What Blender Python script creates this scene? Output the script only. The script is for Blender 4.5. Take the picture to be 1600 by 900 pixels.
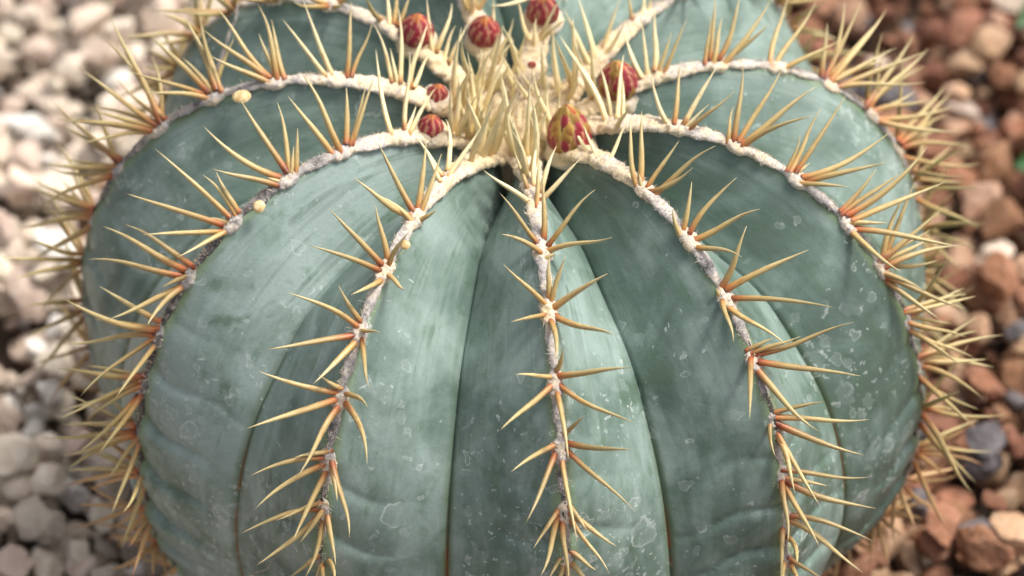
import bpy, bmesh, math, random
import numpy as np
from mathutils import Vector, Matrix, noise
random.seed(11); rng = np.random.default_rng(5)
for o in list(bpy.data.objects): bpy.data.objects.remove(o)
scene = bpy.context.scene; COL = scene.collection
R = math.radians

# ------------------------------------------------------------------ camera
SC = 0.165                      # crest radius of the cactus in metres
PITCH, DIST, CX, CY, ROLL, FOV = 0.7907, 6.9299, 811.0, 496.92, 0.0066, R(20)
W, H = 1600., 900.
FPX = W/2/math.tan(FOV/2)
_c, _s = math.cos(PITCH), math.sin(PITCH)
CAM = np.array([0, -DIST*_c, DIST*_s])
_fw = np.array([0, _c, -_s]); _up = np.array([0, _s, _c]); _rt = np.array([1., 0, 0])
_ay = math.atan((CX-W/2)/FPX); _ax = math.atan((CY-H/2)/FPX)
_f1 = _fw*math.cos(_ay)-_rt*math.sin(_ay); _r1 = _rt*math.cos(_ay)+_fw*math.sin(_ay)
FW = _f1*math.cos(_ax)+_up*math.sin(_ax); _u2 = _up*math.cos(_ax)-_f1*math.sin(_ax)
RT = _r1*math.cos(ROLL)+_u2*math.sin(ROLL); UP = _u2*math.cos(ROLL)-_r1*math.sin(ROLL)
CAM = CAM*SC
cam = bpy.data.cameras.new('camera'); cam_o = bpy.data.objects.new('camera', cam); COL.objects.link(cam_o)
cam.sensor_width = 36; cam.lens = 18/math.tan(FOV/2)
m = Matrix.Identity(4)
for i in range(3):
    m[i][0], m[i][1], m[i][2], m[i][3] = RT[i], UP[i], -FW[i], CAM[i]
cam_o.matrix_world = m
cam.clip_start = .01; cam.clip_end = 100
cam.dof.use_dof = True; cam.dof.aperture_fstop = 7.0
scene.camera = cam_o
scene.cycles.max_bounces = 5; scene.cycles.diffuse_bounces = 3; scene.cycles.glossy_bounces = 2
scene.render.resolution_x, scene.render.resolution_y = 1024, 576

# ------------------------------------------------------------------ sky, sun, exposure
SUN_EL, SUN_AZ = R(61), R(70)   # azimuth clockwise from +Y
w = bpy.data.worlds.new('World'); scene.world = w; w.use_nodes = True
nt = w.node_tree; sky = nt.nodes.new('ShaderNodeTexSky'); sky.sky_type = 'NISHITA'
sky.sun_disc = False; sky.sun_elevation = SUN_EL; sky.sun_rotation = SUN_AZ
sky.air_density = .6; sky.dust_density = 6.0; sky.ozone_density = .3
hs = nt.nodes.new('ShaderNodeHueSaturation'); hs.inputs['Saturation'].default_value = .38   # thin high cloud: a paler sky all over
nt.links.new(sky.outputs[0], hs.inputs['Color']); nt.links.new(hs.outputs[0], nt.nodes['Background'].inputs[0]); nt.nodes['Background'].inputs[1].default_value = .10
sun = bpy.data.lights.new('sun', 'SUN'); sun.energy = 1.3; sun.angle = R(10); sun.color = (1, .94, .85)
sun_o = bpy.data.objects.new('sun', sun); COL.objects.link(sun_o)
sd = Vector((math.sin(SUN_AZ)*math.cos(SUN_EL), math.cos(SUN_AZ)*math.cos(SUN_EL), math.sin(SUN_EL)))
sun_o.rotation_euler = (-sd).to_track_quat('-Z', 'Y').to_euler(); sun_o.location = sd*3
vs = scene.view_settings; vs.view_transform = 'Standard'; vs.look = 'None'; vs.exposure = 1.25; vs.gamma = 1

# ------------------------------------------------------------------ projection helpers
def project(P):
    d = np.asarray(P, float)-CAM; z = d@FW
    return np.stack([W/2+FPX*(d@RT)/z, H/2-FPX*(d@UP)/z, z], -1)
def at_depth(px, py, z):
    return CAM+z*(FW+RT*((px-W/2)/FPX)+UP*((H/2-py)/FPX))
def ground_hit(px, py, zg):
    d = FW+RT*((px-W/2)/FPX)+UP*((H/2-py)/FPX)
    return CAM+d*((zg-CAM[2])/d[2])
def N3(x, y, z): return noise.noise(Vector((x, y, z)))
def fbm(x, y, z, o=4): return noise.fractal(Vector((x, y, z)), 1.0, 2.0, o)

# ------------------------------------------------------------------ material helpers
class Mat:
    def __init__(s, name):
        s.m = bpy.data.materials.new(name); s.m.use_nodes = True
        s.t = s.m.node_tree; s.b = s.t.nodes['Principled BSDF']
    def n(s, typ, **kw):
        nd = s.t.nodes.new('ShaderNode'+typ)
        for k, v in kw.items():
            if k in nd.inputs.keys() and not hasattr(nd, k): s.set(nd.inputs[k], v)
            else: setattr(nd, k, v)
        return nd
    def set(s, inp, v):
        if isinstance(v, bpy.types.NodeSocket): s.t.links.new(v, inp)
        elif isinstance(v, (tuple, list)) and len(v) == 3 and inp.type == 'RGBA': inp.default_value = (*v, 1)
        else: inp.default_value = v
    def noise(s, vec, scale, detail=4, rough=.55, dist=0):
        nd = s.n('TexNoise'); s.set(nd.inputs['Vector'], vec); nd.inputs['Scale'].default_value = scale
        nd.inputs['Detail'].default_value = detail; nd.inputs['Roughness'].default_value = rough; nd.inputs['Distortion'].default_value = dist
        return nd.outputs[0]
    def voro(s, vec, scale, feature='F1', out='Distance', rand=1):
        nd = s.n('TexVoronoi'); nd.feature = feature; s.set(nd.inputs['Vector'], vec); nd.inputs['Scale'].default_value = scale
        nd.inputs['Randomness'].default_value = rand
        return nd.outputs[out]
    def rng(s, v, a, b, c=0., d=1., smooth=True):
        nd = s.n('MapRange'); nd.interpolation_type = 'SMOOTHSTEP' if smooth else 'LINEAR'
        for i, q in enumerate((v, a, b, c, d)): s.set(nd.inputs[i], q)
        return nd.outputs[0]
    def math(s, op, a, b=0., c=0.):
        nd = s.n('Math'); nd.operation = op
        for i, q in enumerate((a, b, c)): s.set(nd.inputs[i], q)
        return nd.outputs[0]
    def mix(s, f, a, b, mode='MIX'):
        nd = s.n('Mix'); nd.data_type = 'RGBA'; nd.blend_type = mode
        s.set(nd.inputs[0], f); s.set(nd.inputs[6], a); s.set(nd.inputs[7], b)
        return nd.outputs[2]
    def ramp(s, f, stops, interp='LINEAR'):
        nd = s.n('ValToRGB'); cr = nd.color_ramp; cr.interpolation = interp
        while len(cr.elements) < len(stops): cr.elements.new(.5)
        for e, (p, c) in zip(cr.elements, stops): e.position = p; e.color = (*c, 1)
        s.set(nd.inputs[0], f); return nd.outputs[0]
    def bump(s, h, strength, dist, prev=None):
        nd = s.n('Bump'); nd.inputs['Strength'].default_value = strength; nd.inputs['Distance'].default_value = dist
        s.set(nd.inputs['Height'], h)
        if prev is not None: s.set(nd.inputs['Normal'], prev)
        return nd.outputs[0]
    def fin(s, col, rough, normal=None, spec=None, **kw):
        s.set(s.b.inputs['Base Color'], col); s.set(s.b.inputs['Roughness'], rough)
        if normal is not None: s.set(s.b.inputs['Normal'], normal)
        if spec is not None: s.set(s.b.inputs['Specular IOR Level'], spec)
        for k, v in kw.items(): s.set(s.b.inputs[k.replace('_', ' ')], v)
        return s.m
    def obj(s): return s.n('TexCoord').outputs['Object']
    def uv(s):
        sp = s.n('SeparateXYZ'); s.set(sp.inputs[0], s.n('TexCoord').outputs['UV']); return sp.outputs[0], sp.outputs[1]
    def rand(s):   # different for each object and for each loose piece of a joined mesh
        a = s.n('ObjectInfo').outputs['Random']; b = s.n('NewGeometry').outputs['Random Per Island']
        return s.math('FRACT', s.math('ADD', a, b))
    def attr(s, name):
        nd = s.n('Attribute'); nd.attribute_name = name; return nd.outputs['Fac']

def mat_skin():
    s = Mat('cactus_skin'); P = s.obj(); u, v = s.uv()         # u: -1 valley .. 0 crest .. 1 valley; v: polar angle / pi
    au = s.math('ABSOLUTE', u)
    # streaks that run down the rib: noise in (u, v) stretched along v
    cmb = s.n('CombineXYZ'); s.set(cmb.inputs[0], s.math('MULTIPLY', u, 3.2)); s.set(cmb.inputs[1], s.math('MULTIPLY', v, 9.)); s.set(cmb.inputs[2], s.attr('rib_id'))
    st = s.noise(cmb.outputs[0], 2.1, 3, .5, .5)
    cmb2 = s.n('CombineXYZ'); s.set(cmb2.inputs[0], s.math('MULTIPLY', u, 9.)); s.set(cmb2.inputs[1], s.math('MULTIPLY', v, 4.)); s.set(cmb2.inputs[2], s.attr('rib_id'))
    st2 = s.noise(cmb2.outputs[0], 2.2, 3, .5, .3)
    big = s.noise(P, 34, 5, .6, .6)
    mid = s.noise(P, 95, 5, .62, .4)
    fine = s.noise(P, 900, 3, .6)
    wax_light = s.math('ADD', s.math('MULTIPLY', st, .34), s.math('ADD', s.math('MULTIPLY', st2, s.rng(v, .18, .34, .22, .06)), s.math('MULTIPLY', big, s.rng(v, .18, .34, .60, .76))))
    wax_light = s.math('ADD', wax_light, s.attr('rib_light'))  # shifts the waxy tone by each rib's painted light and shade
    scuff = s.math('MULTIPLY', s.rng(s.noise(P, 62, 6, .68, .9), .50, .64), s.rng(big, .52, .40))
    strk = s.math('MULTIPLY', s.math('MULTIPLY', s.rng(st2, .44, .68), s.rng(v, .40, .24)), s.rng(st, .42, .55))
    col = s.ramp(s.rng(wax_light, .40, .74, smooth=False), [(0, (.080, .122, .099)), (.3, (.119, .176, .152)), (.55, (.174, .240, .211)), (.8, (.224, .299, .270)), (1, (.261, .338, .317))])
    green = s.rng(s.math('ADD', s.math('MULTIPLY', mid, .6), s.math('MULTIPLY', st2, .4)), .53, .68)
    col = s.mix(s.math('MULTIPLY', green, .62), col, (.085, .15, .09))
    col = s.mix(s.math('MULTIPLY', scuff, .7), col, (.075, .125, .082))
    col = s.mix(s.math('MULTIPLY', strk, .42), col, (.065, .105, .078))
    col = s.mix(s.math('MULTIPLY', s.rng(fine, .45, .75), .22), col, (.10, .165, .12))
    # dull, browner towards the base
    col = s.mix(s.math('MULTIPLY', s.rng(v, .50, .66), .55), col, (.14, .15, .115))
    # green margin along the crest
    marg = s.math('MULTIPLY', s.rng(s.math('ADD', au, s.math('MULTIPLY', s.math('SUBTRACT', mid, .5), .10)), .13, .035), s.rng(v, .1, .3, .35, .9))
    col = s.mix(s.math('MULTIPLY', marg, .9), col, (.185, .25, .125))
    col = s.mix(s.math('MULTIPLY', s.rng(s.math('ADD', au, s.math('MULTIPLY', s.math('SUBTRACT', mid, .5), .03)), .032, .016), s.rng(v, .14, .26)), col, (.06, .055, .045))
    # valley: green edge, brown corky seam low down
    vg = s.math('MULTIPLY', s.rng(s.math('ADD', au, s.math('MULTIPLY', s.math('SUBTRACT', mid, .5), .05)), .915, .99), s.rng(v, .28, .40))
    col = s.mix(s.math('MULTIPLY', vg, .6), col, (.085, .125, .055))
    col = s.mix(s.math('MULTIPLY', s.rng(au, .978, .988), s.math('MULTIPLY', s.rng(v, .385, .45), s.rng(mid, .35, .5))), col, (.22, .125, .06))
    # dried water marks: pale flakes with a white rim, more of them on the shoulders and lower flanks
    wv = s.n('VectorMath'); wv.operation = 'ADD'; s.set(wv.inputs[0], P)
    wn = s.n('TexNoise'); s.set(wn.inputs['Vector'], P); wn.inputs['Scale'].default_value = 190; wn.inputs['Detail'].default_value = 3
    sc = s.n('VectorMath'); sc.operation = 'SCALE'; s.set(sc.inputs[0], wn.outputs['Color']); sc.inputs['Scale'].default_value = .0085
    s.set(wv.inputs[1], sc.outputs[0]); PW = wv.outputs[0]
    hgt = None; zone = s.math('MULTIPLY', s.rng(v, .26, .42, .15, 1.), s.rng(s.noise(P, 24, 1), .42, .60, .08, 1.))
    for scale, r0, r1, thr, a_in, a_rim in ((80, .44, .30, .46, .12, .36), (175, .42, .28, .38, .16, .36), (460, .34, .20, .50, .40, .65)):
        nd = s.n('TexVoronoi'); s.set(nd.inputs['Vector'], PW); nd.inputs['Scale'].default_value = scale
        d = nd.outputs['Distance']; sepc = s.n('SeparateColor'); s.set(sepc.inputs[0], nd.outputs['Color'])
        pick = s.rng(s.math('ADD', sepc.outputs[0], s.math('MULTIPLY', s.math('SUBTRACT', zone, 1.), .50)), thr, thr+.03)
        rad = s.math('MULTIPLY', sepc.outputs[1], r0*.7)
        rad = s.math('ADD', rad, r0*.45)
        inside = s.math('MULTIPLY', s.rng(d, rad, s.math('SUBTRACT', rad, .05)), pick)
        rim = s.math('MULTIPLY', s.math('SUBTRACT', s.rng(d, rad, s.math('SUBTRACT', rad, .05)), s.rng(d, s.math('SUBTRACT', rad, .05), s.math('SUBTRACT', rad, .13))), pick)
        rim = s.math('MULTIPLY', rim, s.rng(mid, .42, .60))
        col = s.mix(s.math('MULTIPLY', inside, a_in), col, (.40, .47, .45))
        col = s.mix(s.math('MULTIPLY', rim, a_rim), col, (.66, .70, .68))
        hh = s.math('ADD', s.math('MULTIPLY', inside, .5), s.math('MULTIPLY', rim, .6))
        hgt = hh if hgt is None else s.math('ADD', hgt, hh)
    # scabby scars and black specks
    sp = s.voro(P, 330); col = s.mix(s.math('MULTIPLY', s.rng(sp, .10, .05), s.rng(mid, .56, .64)), col, (.02, .022, .02))
    hh_ = s.math('ADD', s.math('MULTIPLY', mid, .55), s.math('MULTIPLY', fine, .16))
    nrm = s.bump(hh_, .5, .0010)
    rough = s.math('ADD', .46, s.math('MULTIPLY', green, -.08))
    return s.fin(col, rough, nrm, .42)

def mat_wool(name, crown=False):
    s = Mat(name); P = s.obj(); age = s.attr('age')
    n1 = s.noise(P, 260, 5, .65); n2 = s.noise(P, 1100, 3, .7); n3 = s.noise(P, 90, 3, .6)
    a = s.math('ADD', age, s.math('MULTIPLY', s.math('SUBTRACT', n1, .5), 1.15))
    a = s.math('ADD', a, s.math('MULTIPLY', s.math('SUBTRACT', n3, .5), .85))
    col = s.ramp(a, [(0, (.70, .56, .35)), (.22, (.66, .56, .43)), (.42, (.52, .48, .45)), (.62, (.33, .31, .305)), (.8, (.14, .13, .13)), (1, (.055, .05, .05))])
    col = s.mix(s.math('MULTIPLY', s.rng(n2, .60, .72), .5), col, (.56, .54, .53))
    col = s.mix(s.math('MULTIPLY', s.rng(n2, .40, .28), .35), col, (.16, .12, .09))
    nrm = s.bump(s.math('ADD', s.math('MULTIPLY', n1, .5), s.math('MULTIPLY', n2, .5)), .7, .0010)
    return s.fin(col, .95, nrm, .1, Sheen_Weight=.25)

def mat_spine(name, stops, dark_tip=.35):
    s = Mat(name); u, v = s.uv(); r = s.rand(); P = s.obj()
    v2 = s.math('ADD', v, s.math('MULTIPLY', s.math('SUBTRACT', r, .5), .10))
    col = s.ramp(v2, stops)
    lng = s.n('CombineXYZ'); s.set(lng.inputs[0], s.math('MULTIPLY', u, 3.)); s.set(lng.inputs[1], s.math('MULTIPLY', v, 4.)); s.set(lng.inputs[2], s.math('MULTIPLY', r, 37.))
    g = s.noise(lng.outputs[0], 2.2, 4, .6)
    col = s.mix(s.rng(g, .35, .7, .0, .22 if name == 'spine_young' else .32), col, (.27, .15, .045))
    band = s.math('MULTIPLY', s.rng(s.noise(lng.outputs[0], .9, 1), .66, .70), .4)
    col = s.mix(band, col, (.32, .13, .03))
    hv = s.n('HueSaturation'); s.set(hv.inputs['Color'], col); s.set(hv.inputs['Value'], s.math('ADD', .82, s.math('MULTIPLY', r, .36)))
    tip = s.math('MULTIPLY', s.rng(v, .93, .98), s.rng(s.math('FRACT', s.math('MULTIPLY', r, 7.3)), 1-dark_tip, 1-dark_tip+.05))
    col = s.mix(s.math('MULTIPLY', tip, .8), hv.outputs[0], (.10, .04, .015))
    nrm = s.bump(g, .25, .0004)
    return s.fin(col, .42, nrm, .45)

SPINE_STOPS = {
 'young': [(0, (.30, .11, .035)), (.04, (.52, .29, .11)), (.11, (.74, .58, .29)), (.4, (.78, .67, .38)), (1, (.78, .70, .44))],
 'upper': [(0, (.18, .04, .016)), (.05, (.38, .125, .042)), (.14, (.43, .25, .085)), (.32, (.46, .345, .145)), (1, (.52, .455, .25))],
 'mature': [(0, (.19, .03, .013)), (.045, (.42, .11, .036)), (.13, (.44, .215, .08)), (.27, (.43, .305, .125)), (.65, (.46, .375, .175)), (1, (.49, .43, .235))],
 'old': [(0, (.32, .075, .03)), (.10, (.45, .185, .07)), (.35, (.49, .31, .14)), (.8, (.45, .28, .13)), (1, (.22, .075, .045))]}
M = {'skin': mat_skin(), 'wool': mat_wool('areole_felt'), }
for k, st in SPINE_STOPS.items(): M['spine_'+k] = mat_spine('spine_'+k, st, {'young': .0, 'upper': .06, 'mature': .2, 'old': .5}[k])

def mat_scale(name, base, body, edge):
    s = Mat(name); u, v = s.uv(); r = s.rand()
    cen = s.rng(s.math('ABSOLUTE', u), .40, .85)
    c = s.ramp(v, [(0, base), (.55, body), (.85, body), (1, (.26, .07, .02))])
    c = s.mix(s.math('MULTIPLY', cen, .85), c, edge)
    n = s.noise(s.obj(), 800, 3); c = s.mix(s.rng(n, .45, .7, 0, .3), c, (.12, .015, .02))
    hv = s.n('HueSaturation'); s.set(hv.inputs['Color'], c); s.set(hv.inputs['Value'], s.math('ADD', .8, s.math('MULTIPLY', r, .4)))
    return s.fin(hv.outputs[0], .42, s.bump(n, .2, .0003), .4)
M['scale_red'] = mat_scale('bud_scale_red', (.20, .014, .026), (.24, .018, .032), (.52, .27, .16))
M['scale_yellow'] = mat_scale('bud_scale_yellow', (.22, .03, .025), (.34, .19, .04), (.46, .34, .09))
M['scale_orange'] = mat_scale('bud_scale_orange', (.40, .05, .02), (.44, .10, .025), (.66, .36, .12))
def mat_simple(name, a, b, scale, rough=.6, bump=.3, bd=.0005, spec=.3, **kw):
    s = Mat(name); n = s.noise(s.obj(), scale, 5, .6)
    return s.fin(s.mix(s.rng(n, .35, .65), a, b), rough, s.bump(n, bump, bd), spec, **kw)
M['bud_core'] = mat_simple('bud_core', (.30, .02, .035), (.22, .02, .03), 500)
M['gland'] = mat_simple('gland', (.48, .32, .13), (.68, .55, .32), 520, .45)
M['scar'] = mat_simple('fruit_scar', (.22, .03, .02), (.12, .02, .015), 500, .7)
M['fibre'] = mat_simple('dry_fibre', (.46, .40, .38), (.30, .25, .24), 300, .7)
M['leaf'] = mat_simple('green_leaf', (.030, .085, .028), (.045, .12, .038), 60, .5)
M['soil'] = mat_simple('soil', (.085, .06, .045), (.14, .10, .075), 140, .95, .8, .003)
def mat_stone(name, cols, pit=.4, spot=None):
    s = Mat(name); P = s.obj(); r = s.rand()
    off = s.n('VectorMath'); off.operation = 'ADD'; s.set(off.inputs[0], P)
    cb = s.n('CombineXYZ'); s.set(cb.inputs[0], s.math('MULTIPLY', r, 9.)); s.set(off.inputs[1], cb.outputs[0]); P = off.outputs[0]
    n1 = s.noise(P, 130, 5, .62); n2 = s.noise(P, 420, 5, .7); n3 = s.noise(P, 45, 2)
    c = s.mix(s.rng(n1, .36, .62), cols[0], cols[1])
    c = s.mix(s.math('MULTIPLY', s.rng(n3, .46, .6), .6), c, cols[2])
    if spot: c = s.mix(s.math('MULTIPLY', s.rng(n2, .56, .66), .75), c, spot)
    c = s.mix(s.math('MULTIPLY', s.rng(n2, .40, .30), .55), c, tuple(q*.35 for q in cols[0]))
    hv = s.n('HueSaturation'); s.set(hv.inputs['Color'], c); s.set(hv.inputs['Value'], s.math('ADD', .72, s.math('MULTIPLY', r, .5)))
    s.set(hv.inputs['Hue'], s.math('ADD', .49, s.math('MULTIPLY', s.math('FRACT', s.math('MULTIPLY', r, 5.7)), .02)))
    pv = s.voro(P, 650); 
    nrm = s.bump(s.math('ADD', s.math('ADD', n1, s.math('MULTIPLY', n2, .4)), s.math('MULTIPLY', s.rng(pv, 0, .4), pit*.25)), .8, .0030)
    return s.fin(hv.outputs[0], .85, nrm, .25)
M['st_cream'] = mat_stone('stone_cream', ((.62, .51, .40), (.72, .63, .52), (.66, .57, .47)))
M['st_white'] = mat_stone('stone_white', ((.68, .64, .58), (.76, .72, .66), (.64, .61, .57)))
M['st_pink'] = mat_stone('stone_pink', ((.52, .40, .32), (.63, .51, .42), (.57, .46, .385)))
M['st_red'] = mat_stone('stone_red', ((.22, .095, .052), (.31, .15, .088), (.26, .13, .08)), .8, (.44, .30, .215))
M['st_orange'] = mat_stone('stone_orange', ((.33, .18, .108), (.42, .27, .17), (.37, .25, .18)), .7, (.50, .40, .315))
M['st_grey'] = mat_stone('stone_grey', ((.10, .09, .095), (.17, .155, .16), (.12, .11, .12)))
M['st_blue'] = mat_stone('stone_bluewhite', ((.28, .28, .31), (.40, .41, .44), (.34, .33, .36)))

# ------------------------------------------------------------------ object helpers
def mesh_obj(name, verts, faces, mat, parent=None, uvs=None, smooth=True, attrs=None, mats=None, fmat=None):
    me = bpy.data.meshes.new(name); me.from_pydata([tuple(v) for v in verts], [], faces)
    for mt in (mats or [mat]): me.materials.append(mt)
    if uvs is not None:
        l = me.uv_layers.new(name='UVMap'); idx = np.empty(len(me.loops), int); me.loops.foreach_get('vertex_index', idx)
        l.data.foreach_set('uv', np.asarray(uvs, float)[idx].ravel())
    if attrs:
        for k, a in attrs.items():
            at = me.attributes.new(k, 'FLOAT', 'POINT'); at.data.foreach_set('value', np.asarray(a, float))
    if smooth: me.polygons.foreach_set('use_smooth', [True]*len(me.polygons))
    if fmat is not None: me.polygons.foreach_set('material_index', fmat)
    o = bpy.data.objects.new(name, me); COL.objects.link(o)
    if parent is not None: attach(o, parent)
    return o
LOC = {}
def attach(o, parent):
    o.parent = parent
    if parent.name in LOC: o.matrix_parent_inverse = Matrix.Translation(-LOC[parent.name])
def tag(o, label, cat, group=None, kind=None):
    if label: o['label'] = label
    if cat: o['category'] = cat
    if group: o['group'] = group
    if kind: o['kind'] = kind
    return o
def grid_faces(nu, nv, close=False):
    f = []
    for j in range(nv-1):
        for i in range(nu if close else nu-1):
            a = j*nu+i; b = j*nu+(i+1) % nu
            f.append((a, b, b+nu, a+nu))
    return f

# ------------------------------------------------------------------ the setting
ZG = -.74*SC
def build_ground():
    n = 61; ext = 3.0; v = []; 
    for j in range(n):
        for i in range(n):
            a = (i/(n-1)*2-1); b = (j/(n-1)*2-1)
            x = ext*math.copysign(abs(a)**1.8, a); y = ext*math.copysign(abs(b)**1.8, b)
            v.append((x, y, ZG-.012+.004*fbm(x*9, y*9, 0)))
    g = mesh_obj('ground', v, grid_faces(n, n), M['soil']); g['kind'] = 'structure'; g['label'] = 'bare brown soil under the gravel'
build_ground()

# ------------------------------------------------------------------ cactus geometry: crests were fitted to the photograph
TH = np.radians(np.array([0, 15, 30, 45, 60, 75, 90, 105, 120, 135, 150.]))
RHO = np.array([.4936, .6904, .8481, .952, .9973, 1.0025, 1., 1.0007, .9692, .9412, .9133])
RIBQ = {'A': (.105, .0189, -.006, -.0036, .0045), 'B': (-.4504, .0531, -.0114, -.0115, .0049), 'C': (-1.0402, .0499, .0123, -.0082, .0081),
 'D': (-1.5635, -.0176, -.006, .0305, .0016), 'E': (-2.0875, .0175, -.0519, .0166, -.0074), 'F': (-2.7175, .0253, -.0237, .0037, -.0034),
 'G': (2.9626-2*math.pi, -.0065, .0097, .0005, -.0007), 'H': (2.3573-2*math.pi, .0242, -.032, -.0105, .0139), 'I': (1.7595-2*math.pi, -.0553, .0124, -.0211, .0154),
 'J': (1.1669-2*math.pi, .0222, .0165, -.0014, -.0332), 'K': (.6306-2*math.pi, -.0385, .0106, .0011, -.0051)}
ORD = 'ABCDEFGHIJK'      # going round clockwise seen from above
VT = np.radians([0, 10, 18, 25, 32.3, 43.6, 52.7, 62.2, 70, 78.5, 90, 110, 130, 150]); VR = np.array([.47, .50, .56, .62, .69, .755, .828, .868, .902, .925, .945, .94, .91, .88])
def hermite(X, Y, t):
    t = np.asarray(t, float); mm = np.gradient(Y, X); i = np.clip(np.searchsorted(X, t)-1, 0, len(X)-2); h = X[i+1]-X[i]; q = (t-X[i])/h
    return (2*q**3-3*q**2+1)*Y[i]+(q**3-2*q**2+q)*h*mm[i]+(-2*q**3+3*q**2)*Y[i+1]+(q**3-q**2)*h*mm[i+1]
def crest_phi(k, t): q = RIBQ[ORD[k % 11]]; t = np.asarray(t)-1.2; return q[0]+q[1]*t+q[2]*t*t - 2*math.pi*(k//11)
def crest_rho(k, t): q = RIBQ[ORD[k % 11]]; return hermite(TH, RHO, t)*(1+q[3]+q[4]*(np.asarray(t)-1.2))
def sph(rho, th, ph): return np.stack([rho*np.sin(th)*np.sin(ph), -rho*np.sin(th)*np.cos(ph), rho*np.cos(th)], -1)*SC
CT = np.radians(np.linspace(5, 142, 500))
CREST = {}; CPIX = {}; CNRM = {}
for k, n in enumerate(ORD):
    CREST[n] = sph(crest_rho(k, CT), CT, crest_phi(k, CT)); CPIX[n] = project(CREST[n])
    T = np.gradient(CREST[n], axis=0); T /= np.linalg.norm(T, axis=1)[:, None]
    ph = crest_phi(k, CT); S = np.stack([np.cos(ph), np.sin(ph), 0*ph], -1)
    Nn = np.cross(S, T); Nn /= np.linalg.norm(Nn, axis=1)[:, None]
    Nn *= np.sign((Nn*CREST[n]).sum(1).mean())
    CNRM[n] = (T, np.cross(T, Nn), Nn)

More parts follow.
